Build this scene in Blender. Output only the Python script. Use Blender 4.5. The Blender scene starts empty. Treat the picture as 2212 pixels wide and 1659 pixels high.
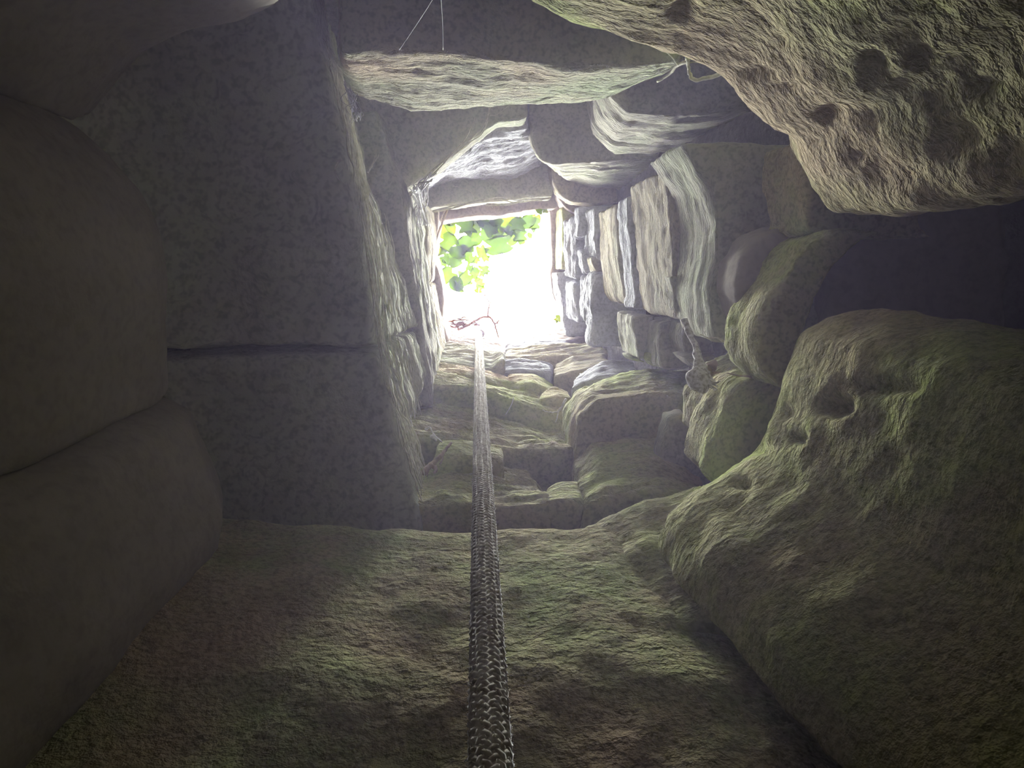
import bpy, bmesh, math, random
import numpy as np
from mathutils import Vector, Matrix

# ------------------------------------------------------------------ camera, sky, light, exposure
SC = bpy.context.scene
COL = SC.collection
W_PX, H_PX, F_PX = 2212.0, 1659.0, 1450.0
CAM_H = 1.30                                   # the lens is 1.3 m above the bottom of the well
VP = (1030.0, 572.0)                           # where straight up lands in the picture

_zc = np.array([(VP[0] - W_PX / 2) / F_PX, -(VP[1] - H_PX / 2) / F_PX, -1.0]); _zc /= np.linalg.norm(_zc)
_xc = np.array([1.0, 0, 0]); _xc -= _zc * _xc.dot(_zc); _xc /= np.linalg.norm(_xc)
_yc = np.cross(_zc, _xc)
R_CW = np.array([_xc, _yc, _zc])               # camera space -> world

def xy(px, py, z):
    """world x, y of the point seen at a pixel, z metres above the lens"""
    d = R_CW @ np.array([(px - W_PX / 2) / F_PX, -(py - H_PX / 2) / F_PX, -1.0])
    return d[0] / d[2] * z, d[1] / d[2] * z

def P(px, py, z):
    x, y = xy(px, py, z)
    return Vector((x, y, z + CAM_H))

cam = bpy.data.cameras.new('camera')
cam.sensor_fit = 'HORIZONTAL'; cam.sensor_width = 36.0
cam.lens = 36.0 * F_PX / W_PX
cam.clip_start = 0.02; cam.clip_end = 60
camo = bpy.data.objects.new('camera', cam); COL.objects.link(camo)
M = Matrix(R_CW.tolist()).to_4x4(); M.translation = (0, 0, CAM_H)
camo.matrix_world = M
SC.camera = camo

world = bpy.data.worlds.new('sky'); SC.world = world; world.use_nodes = True
bg = world.node_tree.nodes['Background']
bg.inputs[0].default_value = (0.97, 0.98, 1.0, 1)
SKY = 176.0
# overcast sky: three times as bright overhead as at the horizon
_nt = world.node_tree
_tc = _nt.nodes.new('ShaderNodeTexCoord'); _sp = _nt.nodes.new('ShaderNodeSeparateXYZ'); _nt.links.new(_tc.outputs['Generated'], _sp.inputs[0])
_mr = _nt.nodes.new('ShaderNodeMapRange'); _nt.links.new(_sp.outputs[2], _mr.inputs[0])
_mr.inputs[1].default_value = 0.0; _mr.inputs[2].default_value = 1.0; _mr.inputs[3].default_value = SKY / 3; _mr.inputs[4].default_value = SKY
_nt.links.new(_mr.outputs[0], bg.inputs[1])

portal = bpy.data.lights.new('sky_portal', 'AREA')
portal.shape = 'RECTANGLE'; portal.size = 0.95; portal.size_y = 0.95
portal.cycles.is_portal = True
po = bpy.data.objects.new('sky_portal', portal); COL.objects.link(po)
po.location = (0.10, 0.04, CAM_H + 3.39)

SC.view_settings.view_transform = 'Standard'
SC.view_settings.look = 'None'
SC.view_settings.gamma = 1.0
SC.view_settings.use_curve_mapping = False
SC.view_settings.exposure = 0.0
SC.cycles.use_denoising = True
SC.cycles.max_bounces = 4
SC.cycles.diffuse_bounces = 3
SC.cycles.use_adaptive_sampling = False
SC.cycles.time_limit = 950
SC.cycles.volume_bounces = 0
SC.cycles.sample_clamp_indirect = 6.0

HAZE_LOW, HAZE_MID, HAZE_HIGH = 0.17, 0.075, 0.022
HAZE_COL = (0.72, 0.64, 1.0)

# ------------------------------------------------------------------ noise
_rng = np.random.RandomState(5)
_perm = _rng.permutation(512); _perm = np.concatenate([_perm, _perm])
_grad = _rng.normal(size=(512, 3)); _grad /= np.linalg.norm(_grad, axis=1)[:, None]

def perlin(p):
    i = np.floor(p).astype(int); f = p - i
    u = f * f * f * (f * (f * 6 - 15) + 10)
    i &= 511
    r = 0
    for dx in (0, 1):
        for dy in (0, 1):
            for dz in (0, 1):
                h = _perm[_perm[_perm[(i[:, 0] + dx) & 511] + ((i[:, 1] + dy) & 511)] + ((i[:, 2] + dz) & 511)] & 511
                g = _grad[h]
                d = g[:, 0] * (f[:, 0] - dx) + g[:, 1] * (f[:, 1] - dy) + g[:, 2] * (f[:, 2] - dz)
                w = (u[:, 0] if dx else 1 - u[:, 0]) * (u[:, 1] if dy else 1 - u[:, 1]) * (u[:, 2] if dz else 1 - u[:, 2])
                r = r + w * d
    return r

def fbm(p, octv=3):
    r = 0; a = 1.0
    for k in range(octv):
        r = r + a * perlin(p + 17.3 * k); p = p * 2.03; a *= 0.5
    return r

# ------------------------------------------------------------------ materials
def nd(nt, t, **kw):
    n = nt.nodes.new(t)
    for k, v in kw.items():
        if k.startswith('in_'):
            key = k[3:]
            n.inputs[int(key) if key.isdigit() else key.replace('_', ' ').title()].default_value = v
        else:
            setattr(n, k, v)
    return n

def ramp(nt, stops):
    r = nt.nodes.new('ShaderNodeValToRGB')
    e = r.color_ramp.elements
    while len(e) < len(stops): e.new(0.5)
    for el, (p, c) in zip(e, stops):
        el.position = p
        el.color = c if len(c) == 4 else (*c, 1)
    return r

MATS = {}
def rock_mat(key, a, b, moss, moss_amt, bump=0.5, fine=90.0, stretch=(1, 1, 1), stain=None, rough=0.95, grit=0.4):
    m = bpy.data.materials.new(key + '_rock'); m.use_nodes = True
    nt = m.node_tree; L = nt.links.new
    bs = nt.nodes['Principled BSDF']; bs.inputs['Roughness'].default_value = rough
    bs.inputs['Specular IOR Level'].default_value = 0.15
    tc = nd(nt, 'ShaderNodeTexCoord')
    mp = nd(nt, 'ShaderNodeMapping'); mp.inputs['Scale'].default_value = stretch
    L(tc.outputs['Object'], mp.inputs[0])
    n1 = nd(nt, 'ShaderNodeTexNoise', in_scale=7.0, in_detail=3.0, in_roughness=0.65)
    L(mp.outputs[0], n1.inputs['Vector'])
    r1 = ramp(nt, [(0.35, b), (0.65, a)]); L(n1.outputs[0], r1.inputs[0])
    n2 = nd(nt, 'ShaderNodeTexNoise', in_scale=4.3, in_detail=4.0, in_roughness=0.75)
    L(tc.outputs['Object'], n2.inputs['Vector'])
    r2 = ramp(nt, [(max(0.0, 0.66 - 0.4 * moss_amt), (0, 0, 0)), (min(1.0, 0.86 - 0.4 * moss_amt), (1, 1, 1))]); L(n2.outputs[0], r2.inputs[0])
    mx = nd(nt, 'ShaderNodeMix', data_type='RGBA'); L(r2.outputs[0], mx.inputs[0]); L(r1.outputs[0], mx.inputs[6]); mx.inputs[7].default_value = (*moss, 1)
    last = mx.outputs[2]
    if stain:
        n3 = nd(nt, 'ShaderNodeTexNoise', in_scale=2.6, in_detail=2.0); L(tc.outputs['Object'], n3.inputs['Vector'])
        r3 = ramp(nt, [(0.52, (0, 0, 0)), (0.68, (1, 1, 1))]); L(n3.outputs[0], r3.inputs[0])
        m3 = nd(nt, 'ShaderNodeMix', data_type='RGBA'); L(r3.outputs[0], m3.inputs[0]); L(last, m3.inputs[6]); m3.inputs[7].default_value = (*stain, 1)
        last = m3.outputs[2]
    # undersides are worn smoother than the faces
    ge = nd(nt, 'ShaderNodeNewGeometry'); sx = nd(nt, 'ShaderNodeSeparateXYZ'); L(ge.outputs['Normal'], sx.inputs[0])
    mr = nd(nt, 'ShaderNodeMapRange'); L(sx.outputs[2], mr.inputs[0]); mr.inputs[1].default_value = -0.9; mr.inputs[2].default_value = -0.3; mr.inputs[3].default_value = 0.22; mr.inputs[4].default_value = 1.0
    # fine dark grit
    nf = nd(nt, 'ShaderNodeTexNoise', in_scale=fine * 1.3, in_detail=1.0, in_roughness=0.7); L(mp.outputs[0], nf.inputs['Vector'])
    rf = ramp(nt, [(0.33, (0.28, 0.28, 0.28)), (0.54, (1, 1, 1))]); L(nf.outputs[0], rf.inputs[0])
    mg = nd(nt, 'ShaderNodeMix', data_type='RGBA', blend_type='MULTIPLY')
    mg.inputs[0].default_value = grit
    L(last, mg.inputs[6]); L(rf.outputs[0], mg.inputs[7])
    L(mg.outputs[2], bs.inputs['Base Color'])
    # relief
    nb = nd(nt, 'ShaderNodeTexNoise', in_scale=fine * 0.8, in_detail=3.0, in_roughness=0.7); L(mp.outputs[0], nb.inputs['Vector'])
    vo = nd(nt, 'ShaderNodeTexVoronoi', in_scale=fine * 0.6); L(mp.outputs[0], vo.inputs['Vector'])
    ad = nd(nt, 'ShaderNodeMath', operation='MULTIPLY_ADD'); L(vo.outputs['Distance'], ad.inputs[0]); ad.inputs[1].default_value = 0.45; L(nb.outputs[0], ad.inputs[2])
    bp = nd(nt, 'ShaderNodeBump', in_strength=bump, in_distance=0.016); L(ad.outputs[0], bp.inputs['Height'])
    bm_ = nd(nt, 'ShaderNodeMath', operation='MULTIPLY'); L(mr.outputs[0], bm_.inputs[0]); bm_.inputs[1].default_value = bump; L(bm_.outputs[0], bp.inputs['Strength'])
    L(bp.outputs[0], bs.inputs['Normal'])
    MATS[key] = m
    return m

ST = (1, 1, 4.5)
rock_mat('grey', (0.50, 0.475, 0.375), (0.34, 0.325, 0.26), (0.43, 0.46, 0.31), 0.5, 0.8, 70, ST)
rock_mat('lichen', (0.60, 0.585, 0.46), (0.45, 0.44, 0.345), (0.54, 0.575, 0.40), 0.6, 0.8, 55, ST)
rock_mat('lintel', (0.55, 0.53, 0.37), (0.385, 0.375, 0.265), (0.44, 0.50, 0.30), 0.6, 0.9, 75, (1, 1, 2), (0.56, 0.45, 0.31))
rock_mat('silver', (0.58, 0.58, 0.62), (0.34, 0.34, 0.37), (0.46, 0.46, 0.48), 0.3, 1.0, 75, (1, 1, 2.5))
rock_mat('tan', (0.48, 0.42, 0.29), (0.34, 0.30, 0.21), (0.42, 0.415, 0.28), 0.4, 1.0, 70, ST)
rock_mat('wood_brown', (0.42, 0.35, 0.30), (0.29, 0.245, 0.215), (0.38, 0.35, 0.28), 0.2, 0.7, 60, ST)
rock_mat('mossy', (0.50, 0.455, 0.26), (0.345, 0.32, 0.185), (0.43, 0.475, 0.175), 0.6, 0.9, 75, (1, 1, 1.8), (0.52, 0.41, 0.27))
rock_mat('boulder', (0.54, 0.515, 0.265), (0.37, 0.345, 0.185), (0.46, 0.525, 0.165), 0.55, 0.9, 85, (1, 1, 1.5), (0.53, 0.425, 0.265))
rock_mat('ochre', (0.52, 0.46, 0.255), (0.345, 0.30, 0.165), (0.39, 0.455, 0.18), 0.55, 0.9, 90, (1, 1, 1.3), (0.48, 0.36, 0.23))
rock_mat('umber', (0.40, 0.36, 0.31), (0.34, 0.305, 0.265), (0.37, 0.34, 0.28), 0.3, 0.10, 50, grit=0.15)
rock_mat('earth', (0.12, 0.11, 0.10), (0.07, 0.06, 0.055), (0.10, 0.09, 0.07), 0.2, 0.6, 60)

def plain_mat(key, c, rough=0.9, c2=None, scale=60, bump=0.0):
    m = bpy.data.materials.new(key); m.use_nodes = True
    nt = m.node_tree; L = nt.links.new
    bs = nt.nodes['Principled BSDF']; bs.inputs['Roughness'].default_value = rough; bs.inputs['Specular IOR Level'].default_value = 0.2
    n = nd(nt, 'ShaderNodeTexNoise', in_scale=scale, in_detail=3.0)
    tc = nd(nt, 'ShaderNodeTexCoord'); L(tc.outputs['Object'], n.inputs['Vector'])
    r = ramp(nt, [(0.36, c2 or tuple(x * 0.6 for x in c)), (0.62, c)]); L(n.outputs[0], r.inputs[0])
    L(r.outputs[0], bs.inputs['Base Color'])
    if bump:
        bp = nd(nt, 'ShaderNodeBump', in_strength=bump, in_distance=0.004); L(n.outputs[0], bp.inputs['Height']); L(bp.outputs[0], bs.inputs['Normal'])
    MATS[key] = m
    return m

def rope_mat():
    m = plain_mat('rope_fibre', (0.86, 0.81, 0.73), 0.95, (0.52, 0.45, 0.39), 110)
    nt = m.node_tree; L = nt.links.new
    bs = nt.nodes['Principled BSDF']; rmp = bs.inputs['Base Color'].links[0].from_socket
    bs.inputs['Sheen Weight'].default_value = 1.0; bs.inputs['Sheen Roughness'].default_value = 0.3
    tr = nd(nt, 'ShaderNodeBsdfTranslucent'); L(rmp, tr.inputs[0])
    mx = nd(nt, 'ShaderNodeMixShader'); mx.inputs[0].default_value = 0.2
    L(bs.outputs[0], mx.inputs[1]); L(tr.outputs[0], mx.inputs[2]); L(mx.outputs[0], nt.nodes['Material Output'].inputs[0])
rope_mat()
plain_mat('rope_fuzz', (0.86, 0.82, 0.76), 0.9, (0.70, 0.65, 0.58))
plain_mat('root_pale', (0.72, 0.70, 0.56), 0.9, (0.52, 0.50, 0.39), 90)
plain_mat('root_white', (0.82, 0.80, 0.80), 0.8, (0.5, 0.48, 0.46), 70)
plain_mat('dry_stem', (0.50, 0.40, 0.30), 0.9)
plain_mat('straw', (0.80, 0.74, 0.60), 0.7)
plain_mat('dry_red', (0.10, 0.040, 0.022), 0.8)
plain_mat('twig', (0.05, 0.035, 0.03), 0.8)
plain_mat('dead_grey', (0.85, 0.82, 0.84), 0.9, (0.42, 0.38, 0.38), 160, 0.6)
plain_mat('dead_leaf', (0.46, 0.37, 0.26), 0.8)
plain_mat('thread', (0.35, 0.33, 0.33), 0.6)
plain_mat('timber', (0.06, 0.035, 0.03), 0.8, None, 40, 0.3)

def leaf_mat(key, c):
    m = bpy.data.materials.new(key); m.use_nodes = True
    nt = m.node_tree; L = nt.links.new
    nt.nodes.remove(nt.nodes['Principled BSDF'])
    out = nt.nodes['Material Output']
    n = nd(nt, 'ShaderNodeTexNoise', in_scale=25.0); tc = nd(nt, 'ShaderNodeTexCoord'); L(tc.outputs['Object'], n.inputs['Vector'])
    r = ramp(nt, [(0.3, tuple(x * 0.7 for x in c)), (0.7, c)]); L(n.outputs[0], r.inputs[0])
    d = nd(nt, 'ShaderNodeBsdfDiffuse'); t = nd(nt, 'ShaderNodeBsdfTranslucent')
    L(r.outputs[0], d.inputs[0]); L(r.outputs[0], t.inputs[0])
    mx = nd(nt, 'ShaderNodeMixShader'); mx.inputs[0].default_value = 0.6
    L(d.outputs[0], mx.inputs[1]); L(t.outputs[0], mx.inputs[2]); L(mx.outputs[0], out.inputs[0])
    MATS[key] = m
leaf_mat('leaf_light', (0.0220, 0.0360, 0.00005))
leaf_mat('leaf_mid', (0.0160, 0.0300, 0.0002))
leaf_mat('leaf_dark', (0.0130, 0.0230, 0.0006))
leaf_mat('leaf_yellow', (0.0260, 0.0320, 0.0001))

# ------------------------------------------------------------------ object helpers
def link(name, me, mat=None, parent=None):
    o = bpy.data.objects.new(name, me); COL.objects.link(o)
    if mat is not None and me is not None: me.materials.clear(); me.materials.append(MATS[mat])
    if parent is not None: o.parent = parent
    return o

def tag(o, label=None, cat=None, group=None, kind=None):
    if label: o['label'] = label
    if cat: o['category'] = cat
    if group: o['group'] = group
    if kind: o['kind'] = kind
    return o

def empty(name, loc=(0, 0, 0)):
    o = bpy.data.objects.new(name, None); COL.objects.link(o); o.location = loc; o.empty_display_size = 0.05
    return o

def project(co):
    c = (co - np.array([0, 0, CAM_H])) @ R_CW
    return np.stack([W_PX / 2 + F_PX * c[:, 0] / -c[:, 2], H_PX / 2 - F_PX * c[:, 1] / -c[:, 2]], 1)

_tmp = bpy.data.objects.new('tmp_shape', bpy.data.meshes.new('tmp_shape')); COL.objects.link(_tmp)
_rm = _tmp.modifiers.new('r', 'REMESH'); _rm.mode = 'VOXEL'
_sm = _tmp.modifiers.new('s', 'SMOOTH')

def rock_mesh(rings, vox, smooth, amp, freq, strata=0.0, pits=0.0, seed=0, dents=()):
    """closed rock from stacked rings of world points; rounded, then roughened"""
    bm = bmesh.new()
    vr = [[bm.verts.new(p) for p in r] for r in rings]
    n = len(vr[0])
    for a, b in zip(vr[:-1], vr[1:]):
        for i in range(n):
            bm.faces.new((a[i], a[(i + 1) % n], b[(i + 1) % n], b[i]))
    bm.faces.new(list(reversed(vr[0]))); bm.faces.new(vr[-1])
    bmesh.ops.recalc_face_normals(bm, faces=bm.faces[:])
    bmesh.ops.triangulate(bm, faces=bm.faces[:])
    me0 = bpy.data.meshes.new('t'); bm.to_mesh(me0); bm.free()
    old = _tmp.data; _tmp.data = me0; bpy.data.meshes.remove(old)
    _rm.voxel_size = vox; _rm.adaptivity = 0
    _sm.factor = 0.5; _sm.iterations = smooth
    dg = bpy.context.evaluated_depsgraph_get()
    ev = _tmp.evaluated_get(dg)
    me = bpy.data.meshes.new_from_object(ev)
    nv = len(me.vertices)
    co = np.empty(nv * 3, np.float32); me.vertices.foreach_get('co', co); co = co.reshape(-1, 3).astype(float)
    nm = np.empty(nv * 3, np.float32); me.vertex_normals.foreach_get('vector', nm); nm = nm.reshape(-1, 3)
    off = np.array([seed * 3.17, seed * 1.71, seed * 2.3])
    d = amp * 1.5 * fbm(co * freq + off, 4)
    d += amp * 0.45 * fbm(co * freq * 5.3 + off, 3)
    if strata:
        d += strata * 1.3 * fbm(co * np.array([6, 6, 42.]) + off, 3)
    if pits:
        q = perlin(co * np.array([26, 26, 34.]) + off); d -= pits * np.clip(q - 0.3, 0, 1) * 2.6
        q = perlin(co * np.array([48, 48, 60.]) + off * 2); d -= pits * np.clip(q - 0.25, 0, 1) * 1.4
    if len(dents):
        px = project(co)
        toc = np.array([0, 0, CAM_H]) - co
        toc /= np.linalg.norm(toc, axis=1)[:, None]
        facing = np.clip((nm * toc).sum(1) * 3 + 0.3, 0, 1)
        for (dx, dy, rx, ry, depth) in dents:
            e = ((px[:, 0] - dx) / rx) ** 2 + ((px[:, 1] - dy) / ry) ** 2
            d -= depth * np.exp(-e * e) * facing
    co = co + nm * d[:, None]
    me.vertices.foreach_set('co', co.astype(np.float32).ravel())
    me.polygons.foreach_set('use_smooth', np.ones(len(me.polygons), bool))
    me.update()
    return me

_seed = [0]
def stone(wall, edge, z0, z1, mat, top=None, d=None, back=0.3, vox=0.011, smooth=3, amp=0.006, freq=9, strata=0.004, pits=0.0, dents=(), name='stone', prof=None, batter=0.0):
    """masonry stone: px outline of its lower inner edge (left to right / top to bottom), heights, push direction away from the shaft"""
    _seed[0] += 1
    if d is None: d = DIRS[wall.name]
    d = Vector((d[0], d[1], 0)).normalized()
    e0 = [P(x, y, z0) for x, y in edge]
    rings = []
    def ring(e, z):
        r = [Vector((p.x, p.y, z + CAM_H)) for p in e]
        return r + [p + d * back for p in reversed(r)]
    if prof:
        for z, sh in prof: rings.append(ring([p + d * sh for p in e0], z))
    elif top:
        rings = [ring(e0, z0), ring([P(x, y, z1) for x, y in top], z1)]
    else:
        rings = [ring(e0, z0), ring([p + d * batter for p in e0], z1)]
    me = rock_mesh(rings, vox, smooth, amp, freq, strata, pits, _seed[0], dents)
    return link(name, me, mat, wall)

# ------------------------------------------------------------------ setting: earth behind the stones, floor, unseen bank added above the mouth to shade the rim
def panel(name, inner, outward, z_a, z_b, mat='earth'):
    """earth bank behind one side of the shaft: inner = profile [(z, dist)] along outward, wide enough to meet its neighbours"""
    bm = bmesh.new()
    ox, oy = outward; tx, ty = -oy, ox
    fr, bk = [], []
    for z, dist in inner:
        a = []; b = []
        for s in np.linspace(-1.95, 1.95, 25):
            j = 0.02 * math.sin(s * 17 + z * 9)
            a.append(bm.verts.new((ox * (dist + j) + tx * s, oy * (dist + j) + ty * s, z + CAM_H)))
            b.append(bm.verts.new((ox * (dist + 0.6) + tx * s, oy * (dist + 0.6) + ty * s, z + CAM_H)))
        fr.append(a); bk.append(b)
    for g in (fr, bk):
        for r0, r1 in zip(g[:-1], g[1:]):
            for i in range(24): bm.faces.new((r0[i], r0[i + 1], r1[i + 1], r1[i]))
    for i in range(24):
        bm.faces.new((fr[0][i], fr[0][i + 1], bk[0][i + 1], bk[0][i])); bm.faces.new((fr[-1][i], fr[-1][i + 1], bk[-1][i + 1], bk[-1][i]))
    for k in range(len(fr) - 1):
        for i in (0, 24): bm.faces.new((fr[k][i], fr[k + 1][i], bk[k + 1][i], bk[k][i]))
    bmesh.ops.recalc_face_normals(bm, faces=bm.faces[:])
    me = bpy.data.meshes.new(name); bm.to_mesh(me); bm.free()
    o = link(name, me, mat); o['kind'] = 'structure'
    return o

WL = panel('wall_left', [(1.29, .60), (1.9, .42), (3.36, .34), (3.40, .62), (4.4, .70)], (-1, 0), 0, 0)  # upper profile points: unseen bank added to keep low sky off the rim
WR = panel('wall_right', [(1.29, .80), (1.9, .62), (3.36, .52), (3.40, .84), (4.4, .92)], (1, 0), 0, 0)
WT = panel('wall_front', [(1.29, .70), (1.9, .56), (3.36, .46), (3.40, .70), (4.4, .78)], (0, -1), 0, 0)
WB = panel('wall_back', [(1.29, .72), (1.9, .60), (3.36, .50), (3.40, .78), (4.4, .86)], (0, 1), 0, 0)
for side, dv in (('left', (-1, 0)), ('right', (1, 0)), ('front', (0, -1)), ('back', (0, 1))):
    lo = panel('wall_%s_lower' % side, [(-1.3, 1.30), (0.4, 1.32), (1.29, 1.30)], dv, 0, 0)
    tag(lo, 'dark earth behind the boulders of the %s side of the lower shaft' % side)
DIRS = {'wall_left': (-1, 0), 'wall_right': (1, 0), 'wall_front': (0, -1), 'wall_back': (0, 1)}
roofz = None
tag(WL, 'dark earth behind the stones of the left side of the shaft, with an unseen bank added above to shade the rim')
tag(WR, 'dark earth behind the stones of the right side of the shaft, with an unseen bank added above to shade the rim')
tag(WT, 'dark earth behind the lintel stones of the shaft, with an unseen bank added above to shade the rim')
tag(WB, 'dark earth behind the mossy stones below the rope, with an unseen bank added above to shade the rim')

def slab_box(name, x0, x1, y0, y1, z0, z1, mat):
    bm = bmesh.new(); bmesh.ops.create_cube(bm, size=1)
    for v in bm.verts:
        v.co = ((x0 + x1) / 2 + v.co.x * (x1 - x0), (y0 + y1) / 2 + v.co.y * (y1 - y0), (z0 + z1) / 2 + v.co.z * (z1 - z0))
    me = bpy.data.meshes.new(name); bm.to_mesh(me); bm.free()
    return link(name, me, mat)
fl = slab_box('floor', -1.95, 1.95, -1.95, 1.95, -0.2, 0.0, 'earth'); tag(fl, 'earth floor at the bottom of the well', kind='structure')

# ------------------------------------------------------------------ left side
S = stone
S(WL, [(660, -120), (690, 75), (712, 150), (735, 260), (762, 400), (785, 520), (800, 640), (812, 744)], 1.25, 1.86, 'lichen', back=.58, strata=.012, vox=.009,
  top=[(690, -90), (728, 150), (742, 205), (768, 290), (800, 410), (846, 540), (878, 630), (898, 705)])
S(WL, [(815, 762), (835, 850), (858, 930), (880, 1000), (905, 1080), (922, 1165)], 1.26, 1.86, 'lichen', back=.58, strata=.012, vox=.009,
  top=[(898, 716), (918, 800), (890, 905), (896, 985), (912, 1060), (930, 1100)])
S(WL, [(815, 240), (846, 335), (864, 385), (876, 430), (884, 520), (899, 620), (914, 720), (926, 800), (934, 880)], 1.88, 2.42, 'grey', back=.28, strata=.010)
S(WL, [(912, 430), (924, 480), (922, 560), (921, 615)], 2.44, 2.95, 'tan', back=.2, vox=.009, strata=.008)
S(WL, [(921, 618), (934, 690), (948, 745), (952, 800)], 2.44, 2.95, 'tan', back=.2, vox=.009, strata=.008)
S(WL, [(950, 452), (941, 520), (937, 552)], 2.97, 3.32, 'wood_brown', back=.2, vox=.01)
S(WL, [(937, 548), (950, 590), (959, 640), (957, 690), (968, 725), (974, 745)], 2.97, 3.34, 'wood_brown', back=.2, vox=.01)
# ------------------------------------------------------------------ front (lintel) side
S(WT, [(735, 112), (830, 104), (950, 112), (1100, 130), (1250, 142), (1350, 148), (1470, 128)], 1.2, 1.6, 'lintel', back=.34, pits=.012,
  top=[(742, 190), (800, 218), (900, 242), (1000, 238), (1100, 228), (1290, 222), (1475, 140)])
S(WT, [(1300, 165), (1325, 215), (1352, 243), (1450, 250), (1590, 238), (1650, 222)], 1.62, 2.1, 'grey', back=.28, pits=.008, strata=.008,
  top=[(1268, 215), (1278, 290), (1320, 332), (1400, 338), (1470, 325), (1520, 315)])
S(WT, [(780, 480), (840, 440), (895, 397), (940, 367), (1000, 322), (1050, 282), (1078, 262), (1138, 254)], 2.0, 2.12, 'grey', back=.36)
S(WT, [(925, 372), (985, 335), (1050, 293), (1100, 283), (1145, 280)], 2.18, 2.82, 'silver', back=.2, amp=.012, pits=.012, strata=.008,
  top=[(915, 420), (955, 392), (1030, 388), (1100, 390), (1168, 358)])
S(WT, [(1138, 250), (1150, 310), (1166, 343), (1200, 357), (1300, 352), (1400, 345), (1470, 335)], 2.22, 2.7, 'grey', back=.24, pits=.006, strata=.008,
  top=[(1150, 300), (1160, 335), (1180, 350), (1225, 392), (1300, 406), (1380, 414), (1440, 400)])
S(WT, [(905, 490), (930, 450), (990, 445), (1040, 438), (1100, 432), (1195, 427)], 2.84, 3.0, 'grey', back=.22)
S(WT, [(940, 478), (1000, 468), (1080, 464), (1160, 452), (1205, 450)], 3.03, 3.32, 'wood_brown', back=.22, strata=.008)
S(WT, [(1190, 350), (1196, 395), (1210, 420), (1235, 437), (1290, 443), (1335, 438), (1365, 415)], 2.73, 2.86, 'tan', back=.2, vox=.009)
S(WT, [(1205, 425), (1222, 450), (1250, 469), (1266, 455), (1295, 440)], 2.9, 3.05, 'wood_brown', back=.2, vox=.009)
# ------------------------------------------------------------------ right side
r = dict(vox=.009, back=.2)
S(WR, [(1188, 440), (1190, 500), (1191, 560), (1188, 600), (1196, 645), (1214, 672), (1216, 700)], 3.18, 3.35, 'wood_brown', **r)
S(WR, [(1213, 445), (1213, 520), (1213, 582)], 2.95, 3.22, 'mossy', **r)
S(WR, [(1200, 588), (1208, 640), (1220, 700), (1226, 725)], 3.0, 3.16, 'silver', amp=.010, pits=.008, strata=.008, **r)
S(WR, [(1240, 468), (1240, 530), (1243, 600)], 2.64, 2.94, 'silver', amp=.010, pits=.008, strata=.008, **r)
S(WR, [(1248, 445), (1249, 480), (1247, 512)], 2.55, 2.66, 'silver', amp=.010, pits=.008, strata=.008, **r)
S(WR, [(1238, 610), (1238, 650), (1247, 698)], 2.66, 2.92, 'silver', amp=.010, pits=.008, strata=.008, **r)
S(WR, [(1284, 450), (1285, 500), (1290, 560)], 2.35, 2.6, 'silver', amp=.010, pits=.008, strata=.008, **r)
S(WR, [(1255, 540), (1256, 565), (1262, 592)], 2.52, 2.64, 'silver', amp=.010, pits=.008, strata=.008, **r)
S(WR, [(1263, 594), (1262, 640), (1264, 692)], 2.5, 2.62, 'silver', amp=.010, pits=.008, strata=.008, **r)
S(WR, [(1281, 590), (1279, 660), (1278, 748)], 2.36, 2.5, 'silver', amp=.010, pits=.008, strata=.008, **r)
S(WR, [(1332, 440), (1335, 500), (1336, 560), (1345, 640), (1356, 660)], 2.02, 2.33, 'tan', pits=.007, **r)
S(WR, [(1355, 425), (1357, 500), (1366, 580), (1374, 640), (1366, 668)], 1.87, 2.0, 'silver', **r)
S(WR, [(1436, 360), (1452, 480), (1455, 560), (1462, 640), (1466, 694)], 1.5, 1.86, 'tan', vox=.009, back=.24, strata=.002, pits=.005)
S(WR, [(1465, 305), (1530, 400), (1548, 480), (1541, 560), (1532, 640), (1535, 700), (1548, 740)], 1.27, 1.5, 'grey', vox=.009, back=.3, strata=.003)
S(WR, [(1366, 684), (1370, 720), (1379, 778)], 1.84, 2.05, 'grey', vox=.009, back=.06)
S(WR, [(1402, 702), (1400, 740), (1412, 782)], 1.82, 1.95, 'grey', vox=.009, back=.05)
S(WR, [(1425, 696), (1423, 740), (1428, 796)], 1.72, 1.92, 'grey', vox=.009, back=.08)
S(WR, [(1480, 700), (1474, 735), (1484, 770)], 1.6, 1.8, 'grey', vox=.009, back=.08)
S(WR, [(1474, 768), (1482, 785), (1505, 800)], 1.55, 1.66, 'grey', vox=.009, back=.08)
S(WR, [(1450, 598), (1458, 630), (1464, 672)], 1.49, 1.56, 'grey', vox=.009, back=.10)
S(WR, [(1398, 768), (1404, 780), (1414, 794)], 1.80, 1.88, 'mossy', vox=.008, back=.03)
S(WR, [(1352, 768), (1360, 776), (1376, 784)], 1.92, 2.0, 'grey', vox=.008, back=.03)
S(WR, [(1278, 556), (1280, 570), (1288, 588)], 2.40, 2.50, 'tan', vox=.008, back=.1)
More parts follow.
